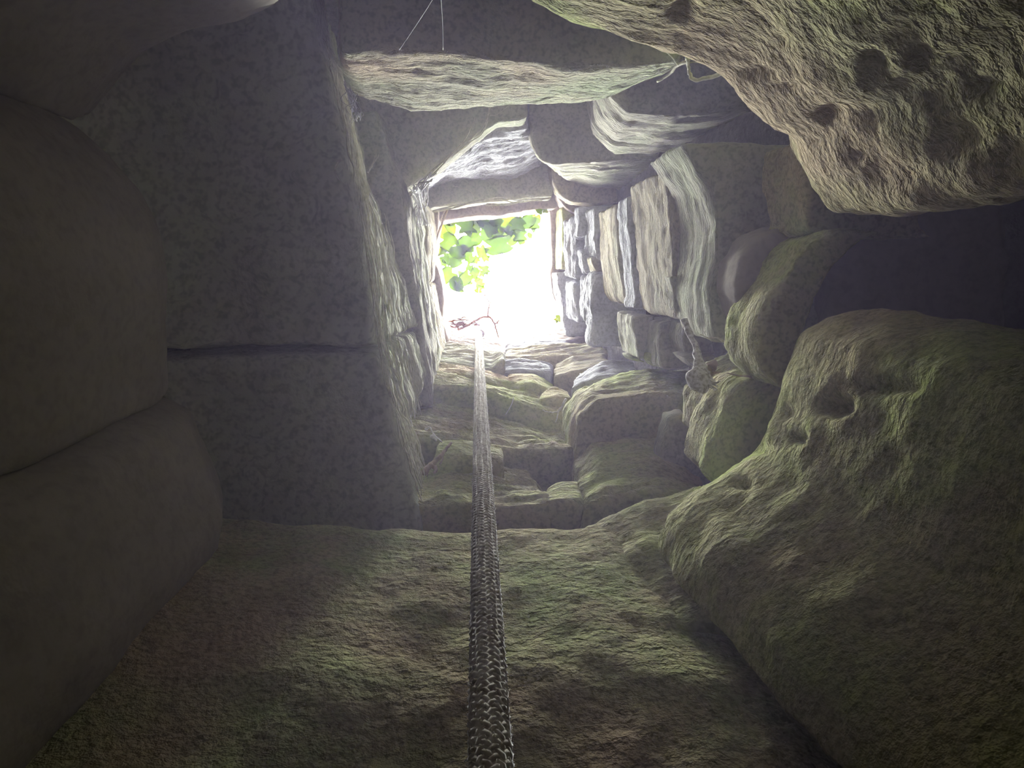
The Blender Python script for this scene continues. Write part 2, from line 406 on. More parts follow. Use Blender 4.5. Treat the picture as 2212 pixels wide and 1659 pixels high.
# ------------------------------------------------------------------ back (mossy) side
b = dict(vox=.009)
S(WB, [(880, 1088), (940, 1092), (1010, 1088), (1080, 1092), (1150, 1090), (1192, 1082)], 1.28, 1.6, 'mossy', back=.3, amp=.010, strata=.009,
  top=[(880, 1010), (935, 1008), (975, 985), (1050, 997), (1130, 1018), (1182, 1078)], **b)
S(WB, [(1178, 1082), (1215, 1080), (1256, 1082)], 1.28, 1.42, 'mossy', back=.25, top=[(1180, 1056), (1205, 1042), (1254, 1040)], **b)
S(WB, [(1258, 1125), (1262, 1095), (1300, 1075), (1360, 1065), (1450, 1062), (1530, 1080)], 1.26, 1.6, 'mossy', back=.3, amp=.010, strata=.009, smooth=4,
  top=[(1238, 1055), (1240, 990), (1275, 952), (1350, 944), (1435, 951), (1510, 1000)], **b)
S(WB, [(930, 988), (1000, 985), (1090, 992)], 1.5, 1.62, 'mossy', back=.2, top=[(950, 948), (1000, 950), (1085, 962)], **b)
S(WB, [(870, 935), (950, 945), (1020, 962), (1120, 972), (1180, 975), (1240, 968)], 1.63, 1.95, 'mossy', back=.25, amp=.010, strata=.012,
  top=[(885, 880), (950, 872), (1020, 885), (1110, 912), (1190, 932), (1240, 950)], **b)
S(WB, [(1242, 968), (1252, 900), (1290, 865), (1400, 852), (1540, 862)], 1.62, 1.9, 'mossy', back=.3, amp=.008, smooth=6,
  top=[(1213, 885), (1240, 840), (1300, 815), (1400, 795), (1510, 797)], **b)
S(WB, [(1425, 970), (1440, 900), (1480, 885), (1525, 940), (1555, 1010)], 1.44, 1.5, 'grey', back=.2, smooth=8, **b)
S(WB, [(895, 830), (980, 832), (1060, 850), (1140, 875), (1218, 893)], 1.98, 2.16, 'mossy', back=.25, strata=.010,
  top=[(910, 795), (985, 808), (1065, 832), (1150, 852), (1222, 868)], **b)
S(WB, [(915, 800), (1000, 806), (1080, 828), (1130, 842), (1168, 852)], 2.18, 2.33, 'mossy', back=.22, strata=.010,
  top=[(930, 783), (1005, 788), (1085, 808), (1140, 828), (1170, 846)], **b)
S(WB, [(930, 782), (1000, 788), (1060, 795), (1090, 772)], 2.36, 2.84, 'grey', back=.22, strata=.012, top=[(945, 742), (1010, 740), (1070, 752), (1086, 760)], **b)
S(WB, [(1048, 800), (1110, 803), (1192, 800)], 2.38, 2.56, 'silver', back=.2, strata=.010, top=[(1055, 782), (1110, 772), (1192, 788)], **b)
S(WB, [(1105, 835), (1150, 828), (1205, 848)], 2.2, 2.36, 'mossy', back=.2, top=[(1095, 806), (1150, 803), (1196, 832)], **b)
S(WB, [(1165, 862), (1200, 860), (1235, 862)], 2.05, 2.17, 'mossy', back=.15, smooth=5, top=[(1170, 845), (1195, 830), (1230, 845)], **b)
S(WB, [(1085, 778), (1180, 772), (1310, 758)], 2.6, 2.82, 'tan', back=.2, strata=.010, top=[(1095, 755), (1190, 742), (1285, 738)], **b)
S(WB, [(1195, 812), (1240, 802), (1320, 792)], 2.36, 2.56, 'tan', back=.2, top=[(1200, 785), (1240, 768), (1310, 762)], **b)
S(WB, [(1232, 836), (1290, 814), (1380, 806)], 2.1, 2.3, 'silver', back=.2, amp=.009, top=[(1245, 805), (1300, 780), (1368, 778)], **b)
S(WB, [(960, 742), (1040, 750), (1105, 764)], 2.9, 3.32, 'wood_brown', back=.22, strata=.012, top=[(972, 715), (1040, 728), (1100, 742)], **b)
S(WB, [(1092, 754), (1150, 752), (1225, 750)], 2.86, 3.02, 'silver', back=.2, strata=.010, top=[(1098, 740), (1150, 736), (1222, 735)], **b)
S(WB, [(1143, 740), (1200, 735), (1290, 730)], 3.05, 3.32, 'wood_brown', back=.2, top=[(1147, 712), (1200, 706), (1288, 700)], **b)

# ------------------------------------------------------------------ boulders of the lower shaft
class _N: name = ''
def boulder(edge, zr, prof, d, back, mat, label, **kw):
    o = stone(_N, edge, zr, 0, mat, d=d, back=back, prof=prof, name='boulder', **kw)
    o.parent = None
    return tag(o, label, 'boulder')
_stone_link = link
def link(name, me, mat=None, parent=None):
    return _stone_link(name, me, mat, parent if parent is not _N else None)

boulder([(385, 1098), (480, 1120), (700, 1134), (900, 1147), (1080, 1149), (1250, 1142), (1330, 1140), (1430, 1160), (1515, 1195)], 1.12,
        [(1.26, .12), (1.18, .03), (1.12, 0), (.9, 0), (.7, .005), (.5, .03), (.2, .08), (-.5, .2)], (0, 1), .3, 'ochre',
        'broad ochre and green rock face behind the lower end of the rope', vox=.010, amp=.007, freq=8, pits=.003, strata=0)
boulder([(1235, 1150), (1290, 1132), (1350, 1102), (1430, 1078), (1490, 1054), (1525, 1038)], 1.14,
        [(1.24, .06), (1.18, .02), (1.14, 0), (1.0, .01), (.8, .03)], (.3, .95), .2, 'mossy',
        'small mossy ledge stone wedged beside the ochre rock face', vox=.009, amp=.009, freq=9, pits=.003, strata=0)
boulder([(1425, 1190), (1440, 1120), (1490, 1070), (1560, 1030), (1640, 975), (1680, 880), (1705, 800), (1735, 722), (1790, 692), (1870, 676), (2000, 690), (2250, 720)], .95,
        [(1.14, .14), (1.04, .04), (.95, 0), (.8, .0), (.62, .03), (.4, .12), (.1, .2), (-.5, .22)], (.86, .5), .25, 'boulder',
        'huge rounded green and ochre boulder with pock marks beside the cobbles', vox=.010, amp=.012, freq=4, pits=.0035, strata=0,
        dents=[(1795, 875, 36, 22, .03), (1720, 945, 18, 12, .014), (1640, 965, 24, 14, .014), (1600, 1040, 18, 10, .012), (1690, 890, 18, 16, .012), (1900, 835, 90, 16, .012)])
boulder([(1090, -60), (1150, 10), (1200, 45), (1300, 75), (1400, 100), (1490, 120), (1560, 160), (1610, 225), (1660, 282), (1705, 297), (1725, 350), (1770, 420), (1800, 466), (1860, 474), (1960, 440), (2120, 385), (2300, 350)], .95,
        [(1.12, .10), (1.02, .03), (.95, 0), (.75, 0), (.55, .012), (.35, .07), (.1, .14), (-.4, .2)], (.62, -.78), .3, 'boulder',
        'massive pitted greenish boulder jutting over the corner by the lintel', vox=.010, amp=.012, freq=4, pits=.005, strata=0,
        dents=[(1885, 150, 24, 40, .0088), (1795, 245, 34, 16, .0082), (2060, 310, 50, 36, .0077), (1930, 375, 60, 30, .0066), (1470, 40, 30, 18, .0077), (1858, 335, 14, 12, .0055), (1640, 160, 50, 10, .0055), (1700, 190, 40, 10, .0055), (1990, 130, 20, 26, .0055), (1760, 300, 18, 10, .0044), (1690, 90, 24, 14, .0055), (2110, 200, 34, 20, .0066)])
boulder([(1665, 730), (1618, 700), (1594, 630), (1602, 560), (1640, 505), (1710, 475), (1760, 480)], 1.16, [(1.16, 0), (1.28, .0)], (1, .1), .10, 'umber',
        'dark rounded boulder with a pale rim behind the long leaning boulder', vox=.010, amp=.008, smooth=6, strata=0)
boulder([(1690, 850), (1650, 815), (1632, 770), (1640, 700), (1690, 600), (1740, 522), (1800, 490), (1860, 496)], 1.05, [(1.05, .0), (1.2, .0)], (1, .1), .075, 'boulder',
        'long leaning boulder with a mossy lit edge above the huge rounded boulder', vox=.010, amp=.008, smooth=8, strata=0)
boulder([(1712, 300), (1714, 420), (1716, 500), (1740, 512)], 1.08, [(1.08, 0.02), (1.2, .0)], (1, 0), .2, 'ochre',
        'reddish brown pitted stone tucked beneath the massive greenish boulder', vox=.009, amp=.010, pits=.008, strata=0)
boulder([(1530, 1030), (1545, 960), (1580, 890), (1610, 840), (1660, 815), (1700, 830)], 1.12, [(1.12, .03), (1.16, 0), (1.3, .01)], (.8, .55), .2, 'boulder',
        'pitted wedge stone leaning behind the huge rounded boulder', vox=.009, amp=.010, pits=.003, strata=0)
boulder([(1508, 940), (1512, 860), (1560, 800), (1640, 770), (1700, 780)], 1.3, [(1.3, 0.01), (1.42, .0)], (.8, .5), .2, 'mossy',
        'dark green rounded stone below the hanging dead root', vox=.009, amp=.008, smooth=6, strata=0)
boulder([(1775, 380), (1785, 480), (1795, 600), (1800, 760)], 1.2, [(1.2, 0), (1.27, 0)], (1, 0), .34, 'umber',  # added filler stone in plain umber; the recess is dark from shade
        'flat brown stone added to roof the shaded recess between the two largest boulders', vox=.012, amp=.008, strata=0)
boulder([(100, 230), (200, 300), (270, 380), (320, 470), (340, 560), (346, 650), (344, 760), (345, 884)], 1.0, [(1.12, .04), (1.0, 0), (.7, 0), (.2, .02), (-.4, .05)], (-1, 0), .2, 'umber',
        'large dark brown boulder in the shade under the left slabs', vox=.012, amp=.007, freq=4, strata=0)
boulder([(300, 872), (395, 915), (430, 990), (460, 1060), (482, 1125), (470, 1200), (400, 1300)], 1.0, [(1.14, .05), (1.0, 0), (.7, 0), (.2, .02), (-.4, .05)], (-1, .1), .2, 'umber',
        'dark brown boulder between the left slabs and the ochre rock face', vox=.012, amp=.007, freq=4, strata=0)
boulder([(680, -90), (600, 0), (500, 45), (400, 60), (280, 110), (210, 190), (150, 270)], 1.02, [(1.14, .05), (1.02, 0), (.7, 0), (.2, .02), (-.4, .05)], (-.7, -.7), .2, 'umber',
        'dark brown boulder in the shade at the end of the lintel', vox=.012, amp=.007, freq=4, strata=0)

# ------------------------------------------------------------------ rope
def tube_bm(bm, pts, rad, seg=6):
    pts = [Vector(p) for p in pts]; n = len(pts)
    rings = []
    prev = None
    for i, p in enumerate(pts):
        t = (pts[min(i + 1, n - 1)] - pts[max(i - 1, 0)]).normalized()
        a = (prev - t * prev.dot(t)) if prev is not None else t.orthogonal()
        if a.length < 1e-6: a = t.orthogonal()
        a.normalize(); prev = a; c = t.cross(a)
        rr = rad[i] if hasattr(rad, '__len__') else rad
        rings.append([bm.verts.new(p + (a * math.cos(2 * math.pi * k / seg) + c * math.sin(2 * math.pi * k / seg)) * rr) for k in range(seg)])
    for r0, r1 in zip(rings[:-1], rings[1:]):
        for k in range(seg): bm.faces.new((r0[k], r0[(k + 1) % seg], r1[(k + 1) % seg], r1[k]))
    bm.faces.new(list(reversed(rings[0]))); bm.faces.new(rings[-1])

def mesh_of(bm, name, smooth=True):
    bmesh.ops.recalc_face_normals(bm, faces=bm.faces[:])
    me = bpy.data.meshes.new(name); bm.to_mesh(me); bm.free()
    if smooth: me.polygons.foreach_set('use_smooth', np.ones(len(me.polygons), bool))
    return me

RT = P(1034, 720, 3.30)
def build_rope():
    root = empty('rope', (RT.x, RT.y, 0)); tag(root, 'thick dirty beige braided rope hanging down the well shaft', 'rope')
    z1 = RT.z; z0 = 0.02; R = 0.0125
    n = 1500
    zs = np.linspace(z0, z1, n)
    bm = bmesh.new(); tube_bm(bm, [(0, 0, z0), (0, 0, (z0 + z1) / 2), (0, 0, z1)], R * 1.16, 20)
    link('core', mesh_of(bm, 'core'), 'rope_fibre', root)
    pitch = 0.085; K = 9
    for hand in (1, -1):
        for k in range(K):
            ph = 2 * math.pi * k / K
            pts = []
            for z in zs:
                th = hand * 2 * math.pi * z / pitch + ph
                rr = R + 0.0012 * math.cos(K * 2 * math.pi * z / pitch + (0 if hand > 0 else math.pi))
                pts.append((rr * math.cos(th), rr * math.sin(th), z))
            bm = bmesh.new(); tube_bm(bm, pts, 0.0030, 6)
            link('strand', mesh_of(bm, 'strand'), 'rope_fibre', root)
    rnd = random.Random(3); bm = bmesh.new()
    for i in range(4500):
        z = rnd.uniform(1.3, z1); th = rnd.uniform(0, 6.28)
        p = Vector((1.15 * R * math.cos(th), 1.15 * R * math.sin(th), z))
        q = Vector((math.cos(th + rnd.uniform(-.8, .8)), math.sin(th + rnd.uniform(-.8, .8)), rnd.uniform(-1.2, 1.2))).normalized()
        l = rnd.uniform(.002, .006)
        tube_bm(bm, [p, p + q * l * .5 + Vector((0, 0, rnd.uniform(-.002, .002))), p + q * l], 0.00022, 3)
    tag(link('fuzz', mesh_of(bm, 'fuzz'), 'rope_fuzz', root), kind='stuff')
    bm = bmesh.new(); bmesh.ops.create_icosphere(bm, subdivisions=3, radius=.026)
    for v in bm.verts: v.co = Vector((v.co.x * .75 + .012, v.co.y * .8 + .004, v.co.z * 1.25 + z1 + .02)) + Vector((1, 1, 1)) * float(fbm(np.array([v.co]) * 70, 2)[0]) * .006
    tag(link('knot', mesh_of(bm, 'knot'), 'timber', root), 'dark brown knot at the rim')
    # bight over the rim
    bm = bmesh.new()
    tube_bm(bm, [(0, 0, z1 - .03), (0, .005, z1 + .012), (0, .03, z1 + .04), (0, .06, z1 + .045), (0, .085, z1 + .02)], R * 1.1, 12)
    link('bight', mesh_of(bm, 'bight'), 'rope_fibre', root)
    return root
build_rope()

# ------------------------------------------------------------------ plants, roots and litter
def curve_pts(pts, n=10, jit=0.0, rnd=None):
    """smooth polyline through world points"""
    pts = [Vector(p) for p in pts]
    if len(pts) == 2: pts = [pts[0], (pts[0] + pts[1]) / 2, pts[1]]
    q = [2 * pts[0] - pts[1]] + pts + [2 * pts[-1] - pts[-2]]
    out = []
    for i in range(1, len(q) - 2):
        a, b_, c, d = q[i - 1], q[i], q[i + 1], q[i + 2]
        for k in range(n):
            t = k / n
            p = 0.5 * ((2 * b_) + (c - a) * t + (2 * a - 5 * b_ + 4 * c - d) * t * t + (3 * b_ - a - 3 * c + d) * t ** 3)
            if jit: p = p + Vector((rnd.uniform(-jit, jit), rnd.uniform(-jit, jit), rnd.uniform(-jit, jit)))
            out.append(p)
    out.append(pts[-1])
    return out

def stem(bm, px, r0, r1=None, n=8, jit=0.0, rnd=None, seg=6):
    pts = curve_pts([P(*p) for p in px], n, jit, rnd)
    r1 = r0 if r1 is None else r1
    tube_bm(bm, pts, [r0 + (r1 - r0) * i / (len(pts) - 1) for i in range(len(pts))], seg)

def leaf_mesh(seed, lobes=True):
    """ivy-like blade, 1 unit long, stalk end at the origin"""
    rnd = random.Random(seed)
    half = [(0, 0), (0.16, -0.10), (0.34, -0.02), (0.50, 0.16), (0.36, 0.26), (0.30, 0.36), (0.46, 0.56), (0.44, 0.70), (0.22, 0.64), (0.12, 0.84), (0, 1.0)] if lobes \
        else [(0, 0), (0.16, 0.02), (0.32, 0.18), (0.40, 0.38), (0.36, 0.58), (0.24, 0.78), (0.10, 0.92), (0, 1.0)]
    n = len(half); k = 1.0 + rnd.uniform(-.1, .1)
    bend = rnd.uniform(.05, .3); fold = rnd.uniform(.1, .4)
    bm = bmesh.new()
    def f(x, y):
        return (x * k, y, fold * abs(x) - bend * (y - .3) ** 2 + .03 * math.sin(9 * y + seed))
    mid = [bm.verts.new(f(0, y)) for _, y in half]
    for sgn in (-1, 1):
        cols = []
        for j in (1, 2, 3):
            cols.append([bm.verts.new(f(sgn * x * j / 3 * (1 + rnd.uniform(-.05, .05)), (half[i][1] * j / 3 + y_mid(half, i) * (3 - j) / 3))) for i, (x, _) in enumerate(half)])
        prev = mid
        for c in cols:
            for i in range(n - 1):
                try: bm.faces.new((prev[i], c[i], c[i + 1], prev[i + 1]))
                except ValueError: pass
            prev = c
    bmesh.ops.remove_doubles(bm, verts=bm.verts[:], dist=1e-4)
    return mesh_of(bm, 'leaf')
def y_mid(half, i): return half[i][1]

LEAVES = [leaf_mesh(i, i % 4 != 3) for i in range(8)]
LEAF_SETS = {}
def place_leaf(parent, px, py, z, size, mat, rnd, ang=None, tilt=None):
    i = rnd.randrange(8)
    if (i, mat) not in LEAF_SETS:
        me = LEAVES[i].copy(); me.materials.clear(); me.materials.append(MATS[mat]); LEAF_SETS[(i, mat)] = me
    o = bpy.data.objects.new('leaf', LEAF_SETS[(i, mat)]); COL.objects.link(o)
    a = rnd.uniform(0, 6.28) if ang is None else ang
    t = rnd.gauss(0, .5) if tilt is None else tilt
    rot = Matrix.Rotation(a, 4, 'Z') @ Matrix.Rotation(t, 4, 'X') @ Matrix.Rotation(rnd.gauss(0, .35), 4, 'Y')
    c = P(px, py, z) - (rot @ Vector((0, size * .45, 0)))
    o.matrix_world = Matrix.Translation(c) @ rot @ Matrix.Diagonal((size, size, size, 1))
    o.parent = parent
    return o

def build_vine():
    rnd = random.Random(11)
    root = empty('climbing_vine', P(945, 470, 3.4)); root.location = (0, 0, 0)
    tag(root, 'green climbing vine with lobed leaves hanging over the mouth of the well', 'vine')
    for path, r0 in (([(930, 440, 3.46), (958, 484, 3.5), (985, 530, 3.54), (1001, 574, 3.56)], .0022), ([(958, 484, 3.5), (990, 515, 3.52), (1025, 535, 3.55)], .0014),
                     ([(965, 545, 3.5), (985, 590, 3.55), (1000, 615, 3.56)], .0016), ([(930, 440, 3.46), (1010, 452, 3.5), (1090, 462, 3.52), (1165, 455, 3.48), (1200, 430, 3.46)], .003),
                     ([(1036, 614, 4.2), (1036, 590, 4.2), (1045, 560, 4.2), (1050, 500, 4.2)], .0012)):
        bm = bmesh.new(); stem(bm, path, r0, r0 * .6)
        link('stem', mesh_of(bm, 'stem'), 'dry_stem' if r0 > .0025 else 'twig', root)
    big = [(962, 492, 62, 'leaf_light'), (985, 468, 44, 'leaf_light'), (1008, 492, 44, 'leaf_mid'), (1030, 478, 46, 'leaf_mid'), (1052, 505, 52, 'leaf_mid'), (1050, 478, 40, 'leaf_mid'),
           (1090, 482, 70, 'leaf_light'), (1080, 522, 58, 'leaf_mid'), (1100, 505, 50, 'leaf_mid'), (1118, 486, 44, 'leaf_mid'), (1138, 474, 40, 'leaf_mid'), (1150, 490, 34, 'leaf_dark'),
           (1120, 512, 34, 'leaf_mid'), (962, 530, 52, 'leaf_light'), (948, 545, 36, 'leaf_yellow'), (985, 548, 40, 'leaf_mid'), (1008, 528, 46, 'leaf_mid'), (1028, 520, 44, 'leaf_mid'),
           (962, 560, 36, 'leaf_mid'), (982, 570, 34, 'leaf_mid'), (1003, 552, 36, 'leaf_mid'), (1040, 470, 40, 'leaf_mid'), (1070, 468, 40, 'leaf_dark'), (968, 600, 44, 'leaf_light'), (985, 612, 44, 'leaf_mid'),
           (1000, 596, 36, 'leaf_mid'), (995, 622, 30, 'leaf_mid'), (972, 470, 40, 'leaf_mid'), (1012, 470, 40, 'leaf_dark'), (1025, 500, 40, 'leaf_light'), (1062, 495, 36, 'leaf_mid'), (950, 565, 26, 'leaf_mid')]
    for x, y, w, m in big: place_leaf(root, x + rnd.uniform(-3, 3), y + rnd.uniform(-3, 3), rnd.uniform(3.46, 3.62), w / F_PX * 3.5 * .95, m, rnd)
    for x, y, w in [(1043, 542, 24), (1056, 540, 20), (1050, 556, 18), (1018, 562, 24), (1030, 560, 16), (1040, 577, 18), (1050, 585, 18), (1042, 590, 16), (1022, 588, 24), (1012, 605, 18), (1028, 583, 14),
                    (1033, 606, 18), (1040, 615, 20), (1034, 622, 18), (1016, 580, 16), (1145, 508, 18), (1160, 474, 22), (1150, 462, 20), (1128, 522, 14)]:
        place_leaf(root, x, y, rnd.uniform(4.1, 4.4), w / F_PX * 4.3 * 1.1, rnd.choice(['leaf_dark', 'leaf_mid']), rnd)
    for x, y, w, m in [(1126, 442, 16, 'leaf_yellow'), (1140, 434, 12, 'leaf_yellow'), (1168, 451, 20, 'leaf_light'), (1178, 452, 14, 'leaf_yellow'), (1205, 690, 18, 'leaf_yellow')]:
        place_leaf(root, x, y, 3.05 if y < 500 else 3.2, w / F_PX * 3.1 * 1.1, m, rnd, tilt=.2)
    bm = bmesh.new(); stem(bm, [(1068, 470, 3.1), (1066, 455, 3.05), (1062, 442, 3.0), (1068, 434, 2.97), (1076, 436, 2.97), (1074, 445, 2.97)], .0016, .001)
    link('tendril', mesh_of(bm, 'tendril'), 'root_pale', root)
build_vine()

def twig_thing(name, label, cat, mat, paths, group=None):
    """paths: list of (px path, r0, r1); the first is the main stem, the others are its twigs"""
    root = None
    rnd = random.Random(len(label))
    for i, (path, r0, r1) in enumerate(paths):
        bm = bmesh.new(); stem(bm, path, r0, r1, 6, r0 * .3, rnd)
        o = link(name if i == 0 else 'side_shoot', mesh_of(bm, name), mat, root)
        if i == 0: root = o
    return tag(root, label, cat, group)

twig_thing('dead_twig', 'thin dark dead twig with forked shoots standing up beside the rope', 'twig', 'dry_red', [
    ([(990, 712, 3.36), (1012, 702, 3.4), (1032, 690, 3.45), (1054, 684, 3.5), (1066, 696, 3.5), (1072, 712, 3.48), (1078, 730, 3.45)], 0.0079, 0.0044),
    ([(1054, 684, 3.5), (1055, 668, 3.55), (1057, 655, 3.6), (1050, 642, 3.65)], 0.0064, 0.0038), ([(1057, 655, 3.6), (1064, 650, 3.62)], 0.0039, 0.0022),
    ([(1070, 700, 3.5), (1076, 694, 3.5), (1084, 692, 3.5)], 0.0039, 0.0027), ([(1074, 700, 3.5), (1078, 688, 3.5)], 0.0035, 0.0027), ([(1076, 698, 3.5), (1086, 700, 3.5)], 0.0030, 0.0022), ([(1072, 708, 3.5), (1090, 706, 3.5)], 0.0025, 0.0017),
    ([(1048, 640, 3.7), (1046, 630, 3.72)], 0.0039, 0.0022)])
twig_thing('thin_stalk', 'very thin stalk rising from the rim into the bright sky', 'twig', 'dry_red', [
    ([(1026, 695, 3.4), (1030, 660, 3.6), (1035, 622, 3.8)], 0.0030, 0.0022)])

def build_litter():
    rnd = random.Random(8)
    for i in range(26):
        t = rnd.random()
        x = 968 + 66 * t; y = 712 - 14 * math.sin(math.pi * (t * .8 + .1)) + rnd.uniform(-8, 5)
        if i > 18: x, y = rnd.uniform(990, 1010), rnd.uniform(690, 705)
        z = 3.37 + rnd.uniform(0, .04)
        a = rnd.uniform(-.7, .7); l = rnd.uniform(8, 20)
        bm = bmesh.new()
        p = [P(x - l * math.cos(a), y - l * math.sin(a) * .6, z), P(x, y - rnd.uniform(-5, 6), z + .01), P(x + l * math.cos(a), y + l * math.sin(a) * .6, z)]
        tube_bm(bm, curve_pts(p, 4), [.002, .003, .0045, .0045, .004, .0035, .003, .0026, .0018], 5)
        tag(link('dry_stalk', mesh_of(bm, 'dry_stalk'), 'dry_red', None), 'curled reddish dry stalk in the litter on the rim beside the rope', 'dry stalk', 'dry stalks littering the rim')
build_litter()

def fibres(name, label, cat, mat, strands, parent=None, kind='stuff'):
    bm = bmesh.new(); rnd = random.Random(len(label) * 7)
    for path, r0, r1, n, spread in strands:
        for k in range(n):
            q = [(x + rnd.gauss(0, spread), y + rnd.gauss(0, spread), z + rnd.uniform(-.01, .01)) for x, y, z in path]
            stem(bm, q, r0 * rnd.uniform(.6, 1.3), r1, 5, r0 * .4, rnd, 5)
    return tag(link(name, mesh_of(bm, name), mat, parent), label, cat, kind=kind)

# frayed roots along the left slabs
def left_fibres():
    rnd = random.Random(21)
    low = [(690, 75), (712, 150), (735, 260), (762, 400), (785, 520), (800, 640), (812, 744), (835, 850), (858, 930), (880, 1000), (903, 1075)]
    def at(t):
        t = min(max(t, 0), .999) * (len(low) - 1); i = int(t); f = t - i
        return low[i][0] + (low[i + 1][0] - low[i][0]) * f, low[i][1] + (low[i + 1][1] - low[i][1]) * f
    bm = bmesh.new()
    for k in range(150):
        t0 = rnd.uniform(-.02, .9); L_ = rnd.uniform(.06, .26)
        z = 1.245 + .40 * rnd.random() ** 1.6
        if t0 < .3: z = 1.245 + .12 * rnd.random()
        if t0 > .72: z = 1.245 + .15 * rnd.random()
        pts = []
        n = 7
        drift = rnd.uniform(-.05, .05)
        for j in range(n):
            x, y = at(t0 + L_ * j / (n - 1))
            p = P(x, y, 1.25)
            p.x += rnd.uniform(.002, .009); p.z = CAM_H + z + drift * j / n + rnd.gauss(0, .003)
            pts.append(p)
        r = rnd.uniform(.0006, .0018)
        pp = curve_pts(pts, 3)
        tube_bm(bm, pp, [r * math.sin(math.pi * min(.95, max(.08, i / len(pp)))) + .0003 for i in range(len(pp))], 5)
    tag(link('root_mat', mesh_of(bm, 'root_mat'), 'root_pale'), 'mat of pale frayed roots clinging along the edge of the left slabs', 'roots', kind='stuff')
left_fibres()

fibres('root_web', 'white web of roots over the upper left corner stones', 'roots', 'root_white', [
    ([(930, 380, 1.80), (915, 400, 1.9), (905, 430, 2.0), (900, 470, 2.1), (905, 510, 2.2), (908, 540, 2.25)], .0022, .001, 9, 5),
    ([(895, 405, 1.78), (900, 430, 1.9), (912, 460, 2.05), (918, 490, 2.1)], .002, .001, 8, 6), ([(925, 395, 1.9), (918, 430, 2.0), (900, 445, 2.05), (895, 480, 2.1)], .002, .001, 6, 5),
    ([(905, 560, 1.95), (915, 620, 2.05), (925, 680, 2.1), (928, 760, 2.0), (930, 830, 1.9)], .002, .001, 6, 2)])
fibres('root_strand', 'pale root strands creeping up the dark corner slab under the lintel', 'roots', 'root_pale', [
    ([(880, 425, 1.97), (935, 372, 1.97), (990, 325, 1.97), (1040, 285, 1.97), (1055, 250, 1.97), (1058, 225, 1.97)], .0020, .0008, 5, 3),
    ([(985, 325, 1.97), (1008, 300, 1.97), (1022, 268, 1.97), (1026, 255, 1.97)], .0015, .0006, 2, 2),
    ([(1055, 250, 1.97), (1075, 248, 1.97), (1100, 228, 1.97)], .0009, .0005, 1, 1)])
fibres('root_edge', 'thin yellowish root creeping along the edge of the rim lintel', 'roots', 'root_pale', [
    ([(935, 454, 2.82), (985, 446, 2.82), (1030, 436, 2.82), (1070, 430, 2.82), (1120, 432, 2.82), (1190, 426, 2.82)], .0035, .002, 4, 3),
    ([(1050, 440, 2.80), (1090, 442, 2.8), (1130, 434, 2.78)], .003, .002, 2, 2),
    ([(1024, 436, 2.82), (1022, 424, 2.82), (1012, 412, 2.82), (992, 404, 2.82), (980, 402, 2.82)], .0022, .001, 1, 1)])
fibres('root_hair', 'dark tangle of fine root hairs in the corner under the lintel', 'roots', 'thread', [
    ([(755, 195, 1.24), (760, 215, 1.26), (770, 235, 1.28), (768, 262, 1.3)], .0006, .0004, 14, 9)])

tag(link('cobweb_thread', mesh_of((lambda bm: (stem(bm, [(940, -10, 1.0), (905, 45, 1.1), (862, 108, 1.19)], .0005), bm)[1])(bmesh.new()), 'cobweb_thread'), 'thread'),
    'slanting cobweb thread hanging in front of the dark lintel underside', 'thread')
tag(link('cobweb_thread', mesh_of((lambda bm: (stem(bm, [(952, -10, 1.0), (956, 50, 1.1), (957, 108, 1.19)], .0005), bm)[1])(bmesh.new()), 'cobweb_thread'), 'thread'),
    'upright cobweb thread hanging in front of the dark lintel underside', 'thread')
twig_thing('root_loop', 'pale looping root hanging between the lintel and the massive greenish boulder', 'root', 'root_pale', [
    ([(1560, 158, 1.05), (1530, 168, 1.08), (1500, 172, 1.1), (1489, 158, 1.1), (1486, 140, 1.08), (1484, 122, 1.05)], .0035, .0022),
    ([(1486, 132, 1.08), (1466, 140, 1.12), (1445, 160, 1.18), (1420, 176, 1.22)], .0030, .0020), ([(1486, 136, 1.08), (1510, 134, 1.06), (1540, 134, 1.02)], .0010, .0008), ([(1466, 142, 1.12), (1446, 118, 1.06), (1428, 108, 1.0)], .0010, .0006)])
twig_thing('straw', 'short pale straw sticking out in front of the dark right wall stone', 'straw', 'straw', [
    ([(1558, 733, 1.24), (1575, 746, 1.22), (1594, 762, 1.20)], .0024, .0028), ([(1558, 733, 1.24), (1545, 729, 1.25), (1527, 731, 1.26)], .0022, .0008), ([(1530, 730, 1.25), (1512, 722, 1.26)], .001, .0006)])
twig_thing('red_twig', 'thin reddish twig bridging two stones beside the hanging dead root', 'twig', 'dead_leaf', [
    ([(1570, 806, 1.16), (1600, 812, 1.15), (1630, 815, 1.14), (1655, 821, 1.13)], .0008, .0026), ([(1608, 812, 1.14), (1624, 815, 1.13)], .0022, .002)])

